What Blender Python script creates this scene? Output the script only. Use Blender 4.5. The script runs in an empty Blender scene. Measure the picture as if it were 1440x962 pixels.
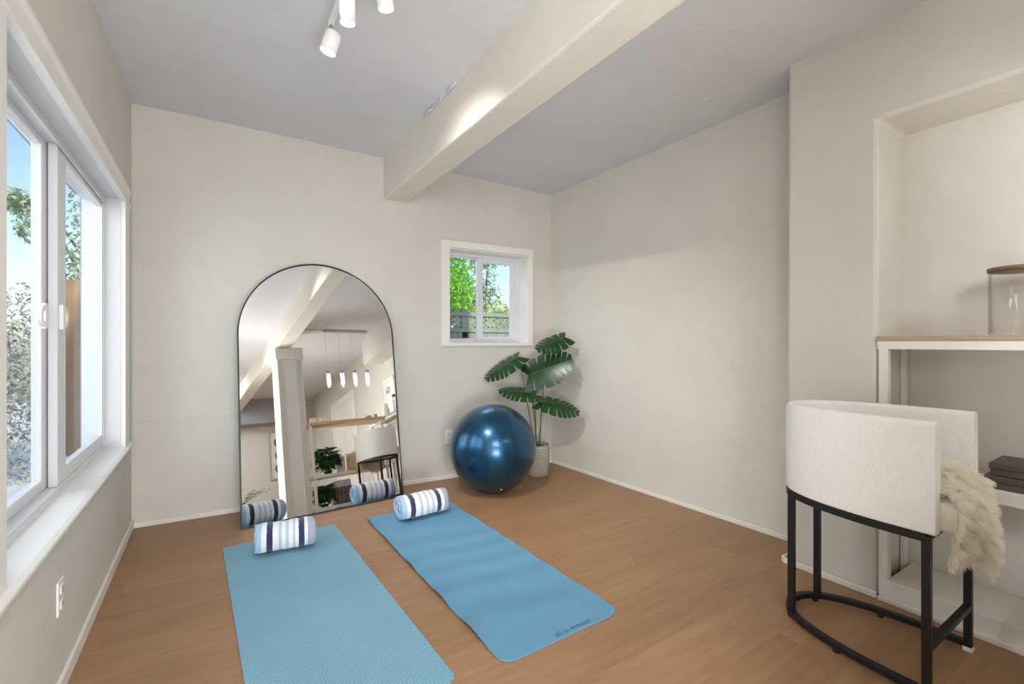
import bpy, bmesh, math, random
from mathutils import Vector, Matrix
rnd = random.Random(7)
SC = bpy.context.scene
COL = SC.collection
PI = math.pi

# ------------------------------------------------------------------ materials
def srgb(r, g, b):
    f = lambda c: (c/255/12.92) if c/255 <= .04045 else ((c/255+.055)/1.055)**2.4
    return (f(r), f(g), f(b), 1)

class NT:
    """small helper round a node tree"""
    def __init__(self, name):
        self.m = bpy.data.materials.new(name); self.m.use_nodes = True
        self.t = self.m.node_tree; self.n = self.t.nodes; self.l = self.t.links
        self.b = self.n['Principled BSDF']; self.out = self.n['Material Output']
        self.tc = None
    def add(self, typ, **kw):
        nd = self.n.new(typ)
        for k, v in kw.items():
            if hasattr(nd, k): setattr(nd, k, v)
            else: nd.inputs[k.replace('_', ' ')].default_value = v
        return nd
    def link(self, a, b): self.l.new(a, b)
    def coord(self, scale=(1, 1, 1), rot=(0, 0, 0), kind='Object'):
        if not self.tc: self.tc = self.add('ShaderNodeTexCoord')
        mp = self.add('ShaderNodeMapping')
        mp.inputs['Scale'].default_value = scale; mp.inputs['Rotation'].default_value = rot
        self.link(self.tc.outputs[kind], mp.inputs['Vector'])
        return mp.outputs['Vector']
    def noise(self, vec, scale=5, detail=4, rough=.55, dist=0):
        nd = self.add('ShaderNodeTexNoise'); self.link(vec, nd.inputs['Vector'])
        nd.inputs['Scale'].default_value = scale; nd.inputs['Detail'].default_value = detail
        nd.inputs['Roughness'].default_value = rough; nd.inputs['Distortion'].default_value = dist
        return nd.outputs['Fac']
    def ramp(self, fac, stops, interp='LINEAR'):
        nd = self.add('ShaderNodeValToRGB'); self.link(fac, nd.inputs['Fac'])
        cr = nd.color_ramp; cr.interpolation = interp
        while len(cr.elements) < len(stops): cr.elements.new(.5)
        for e, (p, c) in zip(cr.elements, stops): e.position = p; e.color = c
        return nd.outputs['Color']
    def math(self, op, a, b=None, c=None):
        nd = self.add('ShaderNodeMath', operation=op)
        for i, v in enumerate((a, b, c)):
            if v is None: continue
            if hasattr(v, 'is_linked'): self.link(v, nd.inputs[i])
            else: nd.inputs[i].default_value = v
        return nd.outputs[0]
    def mix(self, fac, a, b, mode='MIX'):
        nd = self.add('ShaderNodeMix', data_type='RGBA', blend_type=mode)
        for s, v in ((nd.inputs[0], fac), (nd.inputs[6], a), (nd.inputs[7], b)):
            if hasattr(v, 'is_linked'): self.link(v, s)
            else: s.default_value = v
        return nd.outputs[2]
    def bump(self, h, strength=.2, dist=.01, prev=None):
        nd = self.add('ShaderNodeBump'); self.link(h, nd.inputs['Height'])
        nd.inputs['Strength'].default_value = strength; nd.inputs['Distance'].default_value = dist
        if prev is not None: self.link(prev, nd.inputs['Normal'])
        self.link(nd.outputs['Normal'], self.b.inputs['Normal'])
        return nd.outputs['Normal']
    def set(self, **kw):
        for k, v in kw.items():
            s = self.b.inputs[k.replace('_', ' ')]
            if hasattr(v, 'is_linked'): self.link(v, s)
            else: s.default_value = v
        return self

def simple(name, col, rough=.5, metal=0, bump=0, bscale=60, var=.0, **kw):
    t = NT(name); t.set(Roughness=rough, Metallic=metal, **kw)
    v = t.coord()
    n = t.noise(v, bscale, 3)
    if var > 0:
        d = tuple(c*(1-var) for c in col[:3]) + (1,); u = tuple(min(1, c*(1+var)) for c in col[:3]) + (1,)
        t.set(Base_Color=t.ramp(t.noise(v, bscale*.25, 4), [(.3, d), (.7, u)]))
    else: t.set(Base_Color=col)
    if bump: t.bump(n, bump, .004)
    return t.m

def plaster(name, col, bump=.25, crack=False, var=.045):
    t = NT(name); v = t.coord()
    big = t.noise(v, 1.6, 5, .6); mid = t.noise(v, 7, 5, .6, .6); fine = t.noise(t.coord((1, 1, .35)), 45, 4, .6)
    d = tuple(c*(1-var) for c in col[:3]) + (1,); u = tuple(c*(1+var*.6) for c in col[:3]) + (1,)
    c = t.ramp(t.math('ADD', t.math('MULTIPLY', big, .6), t.math('MULTIPLY', mid, .4)), [(.35, d), (.65, u)])
    spk = t.ramp(t.noise(v, 90, 2, .5), [(.27, (.72, .72, .72, 1)), (.33, (1, 1, 1, 1))])
    c = t.mix(.12, c, spk, 'MULTIPLY')
    if crack:                                    # one hairline settlement crack low on the wall
        s = t.add('ShaderNodeSeparateXYZ'); t.link(v, s.inputs[0])
        wob = t.math('MULTIPLY', t.math('SUBTRACT', t.noise(t.coord((1, .01, .01)), 14, 5), .5), .13)
        dz = t.math('ABSOLUTE', t.math('SUBTRACT', t.math('SUBTRACT', s.outputs[2], .69), wob))
        line = t.math('LESS_THAN', dz, .0022)
        line = t.math('MULTIPLY', line, t.math('LESS_THAN', s.outputs[0], .55))
        c = t.mix(t.math('MULTIPLY', line, .22), c, (.25, .23, .2, 1))
    t.set(Base_Color=c, Roughness=.85)
    n1 = t.bump(mid, bump, .02)
    t.bump(fine, bump*.7, .004, n1)
    return t.m

M = {}
M['wall'] = plaster('wall_plaster', srgb(213, 210, 201), crack=False)
M['wall_back'] = plaster('wall_plaster_cracked', srgb(213, 210, 201), crack=True)
M['ceiling'] = plaster('ceiling_plaster', srgb(212, 213, 217), bump=.3, var=.05)
M['beam'] = plaster('beam_paint', srgb(222, 217, 205), bump=.22, var=.04)
M['shelf_back'] = plaster('niche_paint', srgb(206, 199, 188), bump=.18)
M['trim'] = simple('trim_paint', srgb(236, 234, 229), .45, bump=.06, bscale=25, var=.015)
M['vinyl'] = simple('window_vinyl', srgb(222, 223, 226), .35, bump=.02)
M['reveal'] = simple('reveal_paint', srgb(214, 214, 216), .45, bump=.06, bscale=25, var=.015)
M['rough_white'] = simple('worn_white_paint', srgb(232, 228, 220), .55, bump=.12, bscale=18, var=.04)
M['black'] = simple('black_metal', srgb(30, 29, 30), .42, .3, bump=.05, bscale=120)
M['mirror_black'] = simple('black_frame', srgb(22, 22, 22), .4)
M['chrome'] = simple('brushed_nickel', srgb(190, 188, 184), .3, .9, bump=.03)
M['white_metal'] = simple('white_enamel', srgb(240, 240, 240), .35, bump=.02)
M['plastic'] = simple('white_plastic', srgb(238, 237, 232), .35)
M['plastic_dark'] = simple('outlet_slot', srgb(60, 58, 55), .6)
M['text'] = simple('mat_print', srgb(30, 62, 92), .7)
M['soil'] = simple('soil', srgb(50, 38, 28), .95, bump=.8, bscale=60, var=.3)
M['stalk'] = simple('stalk_green', srgb(92, 104, 58), .5, var=.15, bscale=40)
M['trunk'] = simple('bark', srgb(120, 92, 70), .9, bump=.6, bscale=30, var=.2)
M['fence'] = simple('weathered_fence', srgb(128, 138, 130), .85, bump=.3, bscale=30, var=.15)
M['fence_brown'] = simple('brown_fence', srgb(142, 108, 80), .85, bump=.3, bscale=30, var=.15)
M['patio'] = simple('patio_concrete', srgb(200, 205, 208), .9, bump=.2, var=.05)
M['tin'] = simple('taupe_box', srgb(92, 82, 76), .5, bump=.1, bscale=80, var=.06)
M['candle'] = simple('candle_wax', srgb(240, 228, 205), .5)
M['gold'] = simple('brass', srgb(200, 165, 100), .3, .8)
M['cushion'] = simple('tan_linen', srgb(214, 190, 150), .9, bump=.3, bscale=150, var=.06)
M['ceramic'] = simple('white_ceramic', srgb(235, 232, 226), .3)
M['table'] = simple('dark_table', srgb(52, 44, 40), .5, .2)
M['door'] = simple('door_paint', srgb(238, 236, 232), .4)
M['twig'] = simple('twig_brown', srgb(112, 82, 66), .8, bump=.4, bscale=60, var=.25)
M['basket_grey'] = simple('woven_grey', srgb(196, 194, 196), .85, bump=.4, bscale=90, var=.12)

def leafmat(name, col, rough=.35, var=.35, trans=0):
    t = NT(name); v = t.coord()
    d = tuple(c*(1-var) for c in col[:3]) + (1,); u = tuple(c*(1+var) for c in col[:3]) + (1,)
    t.set(Base_Color=t.ramp(t.noise(v, 9, 4), [(.3, d), (.7, u)]), Roughness=rough)
    t.bump(t.noise(v, 55, 2), .15, .004)
    if trans:
        tr = t.add('ShaderNodeBsdfTranslucent'); tr.inputs['Color'].default_value = col
        mx = t.add('ShaderNodeMixShader'); mx.inputs[0].default_value = trans
        t.link(t.b.outputs[0], mx.inputs[1]); t.link(tr.outputs[0], mx.inputs[2]); t.link(mx.outputs[0], t.out.inputs['Surface'])
    return t.m
M['monstera'] = leafmat('monstera_leaf', srgb(30, 66, 30), .26)
M['palm'] = leafmat('palm_leaf', srgb(40, 84, 42), .4)
M['foliage'] = leafmat('garden_leaf', srgb(140, 200, 78), .5, .45, .35)
M['foliage2'] = leafmat('garden_leaf_yellow', srgb(176, 196, 96), .5, .4, .35)
M['foliage_grey'] = leafmat('garden_leaf_grey', srgb(150, 172, 138), .6, .4, .25)
M['hedge'] = leafmat('hedge_leaf', srgb(158, 162, 152), .7, .4, .2)
M['flower'] = simple('pink_petal', srgb(214, 160, 156), .7)

def glass(name, tint=(1, 1, 1, 1), refl=.06, solid=False):
    t = NT(name); t.n.remove(t.b)
    tr = t.add('ShaderNodeBsdfTransparent'); tr.inputs[0].default_value = tint
    gl = t.add('ShaderNodeBsdfGlossy'); gl.inputs['Roughness'].default_value = .02
    lw = t.add('ShaderNodeLayerWeight'); lw.inputs['Blend'].default_value = .25
    if solid: t.link(t.ramp(lw.outputs['Facing'], [(.35, tint), (.97, (.5, .48, .47, 1))]), tr.inputs[0])
    f = t.math('ADD', t.math('MULTIPLY', t.math('POWER', lw.outputs['Facing'], 2.0), .4), .03) if solid else t.math('ADD', t.math('MULTIPLY', t.math('POWER', lw.outputs['Facing'], 3.0), .35), refl)
    mx = t.add('ShaderNodeMixShader'); t.link(f, mx.inputs[0])
    t.link(tr.outputs[0], mx.inputs[1]); t.link(gl.outputs[0], mx.inputs[2]); t.link(mx.outputs[0], t.out.inputs['Surface'])
    return t.m
M['glass'] = glass('window_glass', (.97, .985, .98, 1), .03)
M['jar_glass'] = glass('jar_glass', (.985, .98, .98, 1), solid=True)

def mirror_mat():
    t = NT('mirror_silver'); v = t.coord()
    sm = t.ramp(t.noise(v, 6, 6, .7, 1.2), [(.55, (.012, .012, .012, 1)), (.8, (.05, .05, .05, 1))])
    t.set(Base_Color=(.93, .94, .94, 1), Metallic=1.0, Roughness=sm); return t.m
M['mirror'] = mirror_mat()

def emit(name, col, s):
    t = NT(name); t.set(Base_Color=(1, 1, 1, 1), Emission_Color=col, Emission_Strength=s); return t.m
M['lamp'] = emit('lamp_glow', (1, .93, .82, 1), 14)
M['pendant_glow'] = emit('pendant_glow', (1, .98, .95, 1), 2.2)

def wood_floor():
    t = NT('oak_laminate'); v = t.coord()
    br = t.add('ShaderNodeTexBrick', offset=.37, offset_frequency=2, squash=1)
    mp = t.add('ShaderNodeMapping'); mp.inputs['Location'].default_value = (.375, .155, 0)
    t.link(t.tc.outputs['Object'], mp.inputs[0]); t.link(mp.outputs[0], br.inputs['Vector'])
    for k, x in (('Scale', 1), ('Mortar Size', .0011), ('Mortar Smooth', .1), ('Bias', 0), ('Brick Width', 1.45), ('Row Height', .235)):
        br.inputs[k].default_value = x
    br.inputs['Color1'].default_value = (0, 0, 0, 1); br.inputs['Color2'].default_value = (1, 1, 1, 1); br.inputs['Mortar'].default_value = (.5, .5, .5, 1)
    # shift the grain for each plank
    off = t.add('ShaderNodeVectorMath', operation='MULTIPLY_ADD')
    t.link(br.outputs['Color'], off.inputs[0]); off.inputs[1].default_value = (3.1, 7.7, 1); t.link(v, off.inputs[2])
    st = t.add('ShaderNodeMapping'); st.inputs['Scale'].default_value = (1.1, 7, 1); t.link(off.outputs[0], st.inputs[0])
    g1 = t.noise(st.outputs[0], 1.5, 8, .66, .5)
    st2 = t.add('ShaderNodeMapping'); st2.inputs['Scale'].default_value = (4, 110, 1); t.link(off.outputs[0], st2.inputs[0])
    g2 = t.noise(st2.outputs[0], 2, 4, .6)
    st3 = t.add('ShaderNodeMapping'); st3.inputs['Scale'].default_value = (.7, 3.4, 1); t.link(off.outputs[0], st3.inputs[0])
    wv = t.add('ShaderNodeTexWave', wave_type='BANDS', bands_direction='Y')
    t.link(st3.outputs[0], wv.inputs[0]); wv.inputs['Scale'].default_value = 1.6; wv.inputs['Distortion'].default_value = 7; wv.inputs['Detail'].default_value = 3; wv.inputs['Detail Scale'].default_value = .8
    f = t.math('ADD', t.math('MULTIPLY', g1, .62), t.math('ADD', t.math('MULTIPLY', wv.outputs['Fac'], .05), t.math('MULTIPLY', g2, .33)))
    c = t.ramp(f, [(.25, srgb(136, 101, 70)), (.5, srgb(159, 121, 87)), (.75, srgb(177, 141, 107))])
    tone = t.ramp(br.outputs['Color'], [(0, (.93, .92, .91, 1)), (1, (1.04, 1.04, 1.04, 1))])
    c = t.mix(1, c, tone, 'MULTIPLY')
    c = t.mix(t.math('MULTIPLY', br.outputs['Fac'], .45), c, srgb(120, 82, 54))
    t.set(Base_Color=c, Roughness=t.ramp(g1, [(.3, (.42, .42, .42, 1)), (.8, (.52, .52, .52, 1))]))
    n1 = t.bump(g2, .05, .002)
    t.bump(t.math('SUBTRACT', 1, br.outputs['Fac']), .25, .002, n1)
    return t.m
M['floor'] = wood_floor()

def oak(name, a, b, scale=(2, 30, 30)):
    t = NT(name); n = t.noise(t.coord(scale), 2, 6, .6, .5)
    t.set(Base_Color=t.ramp(n, [(.3, a), (.7, b)]), Roughness=.5); t.bump(n, .08, .003); return t.m
M['shelf_wood'] = oak('shelf_oak', srgb(166, 144, 114), srgb(190, 170, 140), (30, 2, 30))
M['counter_wood'] = oak('counter_oak', srgb(196, 164, 124), srgb(224, 196, 158))
M['lid_wood'] = oak('lid_walnut', srgb(110, 82, 64), srgb(142, 110, 88), (20, 4, 20))

def mat_rubber(name, a, b, scale, rot, ripple=0):
    t = NT(name); v = t.coord(rot=(0, 0, rot))
    w = t.add('ShaderNodeTexWave', wave_type='BANDS', bands_direction='X'); t.link(v, w.inputs[0])
    w.inputs['Scale'].default_value = scale; w.inputs['Distortion'].default_value = 1.2 if not ripple else 3; w.inputs['Detail'].default_value = 1
    w.inputs['Detail Scale'].default_value = 2
    n = t.noise(t.coord(), 160, 2); big = t.noise(t.coord(), 2.2, 3)
    f = t.math('ADD', t.math('MULTIPLY', w.outputs['Fac'], .5), t.math('ADD', t.math('MULTIPLY', n, .3), t.math('MULTIPLY', big, .2)))
    t.set(Base_Color=t.ramp(f, [(.2, a), (.75, b)]), Roughness=.75)
    t.bump(f, .35, .003); return t.m
M['mat_a'] = mat_rubber('ribbed_blue_foam', srgb(76, 132, 160), srgb(150, 194, 210), 30, math.radians(78))
M['mat_b'] = mat_rubber('grained_blue_foam', srgb(84, 138, 172), srgb(116, 166, 194), 70, math.radians(15), 1)

def ball_mat():
    t = NT('metallic_blue_vinyl'); v = t.coord()
    s = t.add('ShaderNodeSeparateXYZ'); t.link(v, s.inputs[0])
    ang = t.math('ARCTAN2', s.outputs[0], s.outputs[1])
    st = t.math('MULTIPLY', ang, 34)
    cmb = t.add('ShaderNodeCombineXYZ'); t.link(ang, cmb.inputs[0])
    streak = t.noise(cmb.outputs[0], 13, 5, .7)
    cm2 = t.add('ShaderNodeCombineXYZ'); t.link(t.math('MULTIPLY', ang, 6), cm2.inputs[0]); t.link(t.math('MULTIPLY', s.outputs[2], 2.2), cm2.inputs[1])
    brk = t.noise(cm2.outputs[0], 1.6, 3)
    line = t.math('LESS_THAN', t.math('ABSOLUTE', t.math('SUBTRACT', streak, .5)), .0035)
    line = t.math('MULTIPLY', line, t.math('GREATER_THAN', brk, .56))
    base = t.ramp(t.noise(v, 5, 4), [(.3, srgb(24, 72, 104)), (.7, srgb(32, 90, 126))])
    c = t.mix(t.math('MULTIPLY', line, .2), base, srgb(150, 185, 205))
    t.set(Base_Color=c, Metallic=.85, Roughness=t.ramp(t.noise(v, 9, 4), [(.3, (.27, .27, .27, 1)), (.7, (.34, .34, .34, 1))]), Coat_Weight=.6, Coat_Roughness=.16)
    t.bump(streak, .04, .006); return t.m
M['ball'] = ball_mat()

def fabric(name, col, scale=420):
    t = NT(name); v = t.coord()
    a = t.noise(t.coord((.25, 1, 1)), scale, 2); b = t.noise(t.coord((1, 1, .12)), scale, 2)
    f = t.math('ADD', t.math('MULTIPLY', a, .5), t.math('MULTIPLY', b, .5))
    d = tuple(c*.86 for c in col[:3]) + (1,)
    t.set(Base_Color=t.ramp(f, [(.35, d), (.6, col)]), Roughness=.95, Sheen_Weight=.15)
    t.bump(f, .25, .002); return t.m
M['linen'] = fabric('cream_linen', srgb(243, 241, 236))
M['linen_seat'] = fabric('cream_seat_linen', srgb(242, 234, 218))
def furmat():
    t = NT('sheepskin_wool'); n = t.noise(t.coord(), 26, 3)
    t.set(Base_Color=t.ramp(n, [(.3, srgb(253, 246, 228)), (.7, srgb(255, 253, 245))]), Roughness=.9, Sheen_Weight=.3)
    tr = t.add('ShaderNodeBsdfTranslucent'); tr.inputs['Color'].default_value = srgb(254, 250, 241)
    mx = t.add('ShaderNodeMixShader'); mx.inputs[0].default_value = .45
    t.link(t.b.outputs[0], mx.inputs[1]); t.link(tr.outputs[0], mx.inputs[2]); t.link(mx.outputs[0], t.out.inputs['Surface']); return t.m
M['fur'] = furmat()

def towel_mat(name, L, stops):
    t = NT(name); v = t.coord()
    s = t.add('ShaderNodeSeparateXYZ'); t.link(v, s.inputs[0])
    wob = t.math('MULTIPLY', t.math('SUBTRACT', t.noise(v, 60, 2), .5), .02)
    f = t.math('ADD', t.math('ADD', t.math('DIVIDE', s.outputs[0], L), .5), wob)
    c = t.ramp(f, stops, 'CONSTANT')
    t.set(Base_Color=c, Roughness=1, Sheen_Weight=.4)
    n1 = t.bump(t.noise(v, 260, 2), .6, .006); t.bump(t.noise(v, 24, 3), .35, .01, n1); return t.m

def pot_mat():
    t = NT('woven_pot'); v = t.coord()
    s = t.add('ShaderNodeSeparateXYZ'); t.link(v, s.inputs[0])
    ang = t.math('ARCTAN2', s.outputs[0], s.outputs[1])
    cm = t.add('ShaderNodeCombineXYZ'); t.link(t.math('MULTIPLY', ang, .11), cm.inputs[0]); t.link(s.outputs[2], cm.inputs[1])
    b = t.add('ShaderNodeTexBrick', offset=.5, offset_frequency=2); t.link(cm.outputs[0], b.inputs['Vector'])
    for k, x in (('Scale', 1), ('Mortar Size', .0034), ('Mortar Smooth', .6), ('Brick Width', .0173), ('Row Height', .0135)): b.inputs[k].default_value = x
    b.inputs['Color1'].default_value = srgb(232, 228, 216); b.inputs['Color2'].default_value = srgb(214, 208, 196); b.inputs['Mortar'].default_value = srgb(96, 88, 78)
    t.set(Base_Color=b.outputs['Color'], Roughness=.8)
    t.bump(t.math('SUBTRACT', 1, b.outputs['Fac']), .6, .004); return t.m
M['pot'] = pot_mat()

def art_mat():
    t = NT('abstract_print'); v = t.coord((1, 1, 1))
    n = t.noise(v, 5, 2, .4, .4)
    t.set(Base_Color=t.ramp(n, [(.0, srgb(232, 228, 222)), (.52, srgb(150, 148, 146)), (.6, srgb(228, 224, 218))], 'CONSTANT'), Roughness=.5); return t.m
M['art'] = art_mat()
M['paper'] = simple('paper_mount', srgb(226, 223, 216), .8)
M['art_shape'] = simple('grey_ink', srgb(120, 118, 117), .8, var=.15, bscale=20)
M['frame_silver'] = simple('silver_frame', srgb(190, 184, 174), .4, .3)

# ------------------------------------------------------------------ mesh helpers
class MB:
    def __init__(self): self.v = []; self.f = []; self.sm = []
    def add(self, vs, fs, smooth=False):
        o = len(self.v); self.v += [tuple(x) for x in vs]
        self.f += [tuple(i+o for i in f) for f in fs]; self.sm += [smooth]*len(fs); return self
    def box(self, x0, x1, y0, y1, z0, z1):
        vs = [(x, y, z) for x in (x0, x1) for y in (y0, y1) for z in (z0, z1)]
        return self.add(vs, [(0, 1, 3, 2), (4, 6, 7, 5), (0, 4, 5, 1), (2, 3, 7, 6), (0, 2, 6, 4), (1, 5, 7, 3)])
    def prism(self, poly, z0, z1, axis='z'):
        n = len(poly)
        def P(a, b, c): return {'z': (a, b, c), 'x': (c, a, b), 'y': (a, c, b)}[axis]
        vs = [P(a, b, z0) for a, b in poly] + [P(a, b, z1) for a, b in poly]
        return self.add(vs, [tuple(range(n))[::-1], tuple(range(n, 2*n))] + [(i, (i+1) % n, n+(i+1) % n, n+i) for i in range(n)])
    def lathe(self, prof, seg=48, c=(0, 0, 0), cap0=True, cap1=True):
        vs = []; n = len(prof)
        for r, z in prof:
            for k in range(seg):
                a = 2*PI*k/seg; vs.append((c[0]+r*math.cos(a), c[1]+r*math.sin(a), c[2]+z))
        fs = [(i*seg+k, i*seg+(k+1) % seg, (i+1)*seg+(k+1) % seg, (i+1)*seg+k) for i in range(n-1) for k in range(seg)]
        if cap0: fs.append(tuple(range(seg))[::-1])
        if cap1: fs.append(tuple((n-1)*seg+k for k in range(seg)))
        return self.add(vs, fs, True)
    def tube(self, pts, r, seg=10, square=False, closed=False, w=None):
        """sweep a round (or square r x w) section along points"""
        pts = [Vector(p) for p in pts]; n = len(pts); rings = []
        rr = r if isinstance(r, (list, tuple)) else [r]*n
        for i, p in enumerate(pts):
            a = pts[(i-1) % n] if (closed or i > 0) else p; b = pts[(i+1) % n] if (closed or i < n-1) else p
            d = (b-a).normalized(); up = Vector((0, 0, 1)) if abs(d.z) < .95 else Vector((0, 1, 0))
            s = d.cross(up).normalized(); u = s.cross(d).normalized()
            if square:
                ww = w or rr[i]
                mit = 1
                if (closed or 0 < i < n-1):
                    c = (p-a).normalized().dot((b-p).normalized()); mit = 1/max(.5, math.sqrt((1+c)/2))
                rings.append([p+s*rr[i]*mit+u*ww, p-s*rr[i]*mit+u*ww, p-s*rr[i]*mit-u*ww, p+s*rr[i]*mit-u*ww])
            else: rings.append([p+s*rr[i]*math.cos(2*PI*k/seg)+u*rr[i]*math.sin(2*PI*k/seg) for k in range(seg)])
        m = len(rings[0]); vs = [x for g in rings for x in g]; fs = []
        for i in range(n if closed else n-1):
            j = (i+1) % n
            fs += [(i*m+k, i*m+(k+1) % m, j*m+(k+1) % m, j*m+k) for k in range(m)]
        if not closed: fs += [tuple(range(m))[::-1], tuple((n-1)*m+k for k in range(m))]
        return self.add(vs, fs, not square)
    def sphere(self, c, r, seg=24, rings=14, sc=(1, 1, 1)):
        prof = [(max(1e-4, r*math.sin(PI*i/rings)), -r*math.cos(PI*i/rings)) for i in range(rings+1)]
        o = len(self.v); self.lathe(prof, seg)
        for i in range(o, len(self.v)):
            x, y, z = self.v[i]; self.v[i] = (c[0]+x*sc[0], c[1]+y*sc[1], c[2]+z*sc[2])
        return self
    def xf(self, mat):
        self.v = [tuple(mat @ Vector(p)) for p in self.v]; return self

def world_off(o):
    v = Vector((0, 0, 0))
    while o is not None: v += Vector(o.location); o = o.parent
    return v

def obj(name, mb, mat, parent=None, bevel=0, seg=2, loc=None, sub=0, fix=True):
    """mesh in world coordinates -> one object (origin at loc, or at its parent's origin)"""
    off = world_off(parent) if parent is not None else Vector(loc or (0, 0, 0))
    me = bpy.data.meshes.new(name)
    me.from_pydata([tuple(Vector(p)-off) for p in mb.v], [], mb.f); me.update()
    me.polygons.foreach_set('use_smooth', mb.sm)
    if fix:
        b = bmesh.new(); b.from_mesh(me); bmesh.ops.recalc_face_normals(b, faces=b.faces); b.to_mesh(me); b.free()
    me.materials.append(mat)
    o = bpy.data.objects.new(name, me); COL.objects.link(o)
    if parent is not None: o.parent = parent
    else: o.location = off
    if bevel:
        m = o.modifiers.new('bevel', 'BEVEL'); m.width = bevel; m.segments = seg; m.limit_method = 'ANGLE'; m.angle_limit = math.radians(40); m.harden_normals = False
    if sub:
        m = o.modifiers.new('sub', 'SUBSURF'); m.levels = sub; m.render_levels = sub
    return o
def tag(o, label=None, cat=None, group=None, kind=None):
    for k, v in (('label', label), ('category', cat), ('group', group), ('kind', kind)):
        if v: o[k] = v
    return o
def thing(name, loc, label, cat, group=None):
    o = bpy.data.objects.new(name, None); COL.objects.link(o); o.location = loc; o.empty_display_size = .1
    return tag(o, label, cat, group)
def struct(name, mb, mat, label, cat, bevel=0, parent=None, loc=None):
    o = obj(name, mb, mat, parent, bevel, loc=loc)
    if parent is None: tag(o, label, cat, kind='structure')
    return o
def sthing(name, loc, label, cat):
    o = thing(name, loc, label, cat); o['kind'] = 'structure'; return o

def finger_frame(p, d, up):
    d = Vector(d).normalized(); s = d.cross(Vector(up)).normalized(); u = s.cross(d)
    return Matrix(((s.x, d.x, u.x, p[0]), (s.y, d.y, u.y, p[1]), (s.z, d.z, u.z, p[2]), (0, 0, 0, 1)))

# ------------------------------------------------------------------ room shell
XL, YF = -.45, -4.6
BLc, BRc = (-.45, 3.894), (2.88, 3.726)
struct('floor', MB().box(-.6, 3.15, YF-.15, 4.05, -.1, 0), M['floor'], 'warm brown oak laminate plank floor', 'floor')

# ceiling: a slightly sagging slab
cx, cy = [-.62, 3.15], [4.1, 2.6, 1.5, YF-.15]
cz = [[2.79, 2.697], [2.735, 2.725], [2.735, 2.745], [2.66, 2.66]]
mb = MB(); vs = []; NX = 2
for top in (0, .12):
    for j, y in enumerate(cy):
        for i, x in enumerate(cx): vs.append((x, y, cz[j][i]+top))
fs = []
for j in range(3):
    fs += [(j*2, j*2+1, j*2+3, j*2+2), (8+j*2, 8+j*2+2, 8+j*2+3, 8+j*2+1)]
    fs += [(j*2, j*2+2, 8+j*2+2, 8+j*2), (j*2+1, 8+j*2+1, 8+j*2+3, j*2+3)]
fs += [(0, 8, 9, 1), (6, 7, 15, 14)]
struct('ceiling', mb.add(vs, fs), M['ceiling'], 'pale grey plaster ceiling with rough patches', 'ceiling')

def wall_panel(mb, a, b, z0, z1, th, holes=()):
    """vertical wall from a to b (xy), thickness th outwards (left of a->b), rectangular holes (u0,u1,z0,z1)"""
    A = Vector(a); B = Vector(b); L = (B-A).length; u = (B-A)/L; n = Vector((-u.y, u.x))
    us = sorted({0, L, *[h[0] for h in holes], *[h[1] for h in holes]}); zs = sorted({z0, z1, *[h[2] for h in holes], *[h[3] for h in holes]})
    def inh(x, z): return any(h[0] < x < h[1] and h[2] < z < h[3] for h in holes)
    idx = {}
    vs = []
    def V(i, j, k):
        if (i, j, k) not in idx:
            p = A+u*us[i]+n*(th*k); idx[(i, j, k)] = len(vs); vs.append((p.x, p.y, zs[j]))
        return idx[(i, j, k)]
    fs = []; nu, nz = len(us)-1, len(zs)-1
    solid = lambda i, j: 0 <= i < nu and 0 <= j < nz and not inh((us[i]+us[i+1])/2, (zs[j]+zs[j+1])/2)
    for i in range(nu):
        for j in range(nz):
            if not solid(i, j): continue
            fs += [(V(i, j, 0), V(i+1, j, 0), V(i+1, j+1, 0), V(i, j+1, 0)), (V(i, j, 1), V(i, j+1, 1), V(i+1, j+1, 1), V(i+1, j, 1))]
            for (di, dj, e) in ((-1, 0, ((i, j), (i, j+1))), (1, 0, ((i+1, j), (i+1, j+1))), (0, -1, ((i, j), (i+1, j))), (0, 1, ((i, j+1), (i+1, j+1)))):
                if not solid(i+di, j+dj): fs.append((V(*e[0], 0), V(*e[1], 0), V(*e[1], 1), V(*e[0], 1)))
    return mb.add(vs, fs)
ZT = 2.86
# back wall: a->b so that its left is outwards (+y)
WU0, WU1, WZ0, WZ1 = 2.222, 3.046, 1.212, 2.065
struct('wall_back', wall_panel(MB(), BLc, BRc, 0, ZT, .2, [(WU0, WU1, WZ0, WZ1)]), M['wall_back'], 'beige plaster back wall behind the arched mirror', 'wall')
LY0, LY1, LZ0, LZ1 = 1.65, 3.50, .605, 2.06
struct('wall_left', wall_panel(MB(), (XL, YF), (XL, 3.894+.2), 0, ZT, .17, [(LY0-YF, LY1-YF, LZ0-.03, LZ1)]), M['wall'], 'beige plaster left wall below and above the wide window', 'wall')
rw = [(2.88, 3.726), (2.965, 1.5), (2.99, .9), (2.99, YF), (3.14, YF), (3.14, 3.926), (2.87, 3.926)]
struct('wall_right', MB().prism(rw, 0, ZT), M['wall'], 'beige plaster right wall beside the tall green plant', 'wall')
struct('wall_far', MB().box(-.62, 3.14, YF-.15, YF, 0, ZT), M['wall'], 'beige far wall seen only in the arched mirror', 'wall')
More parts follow.
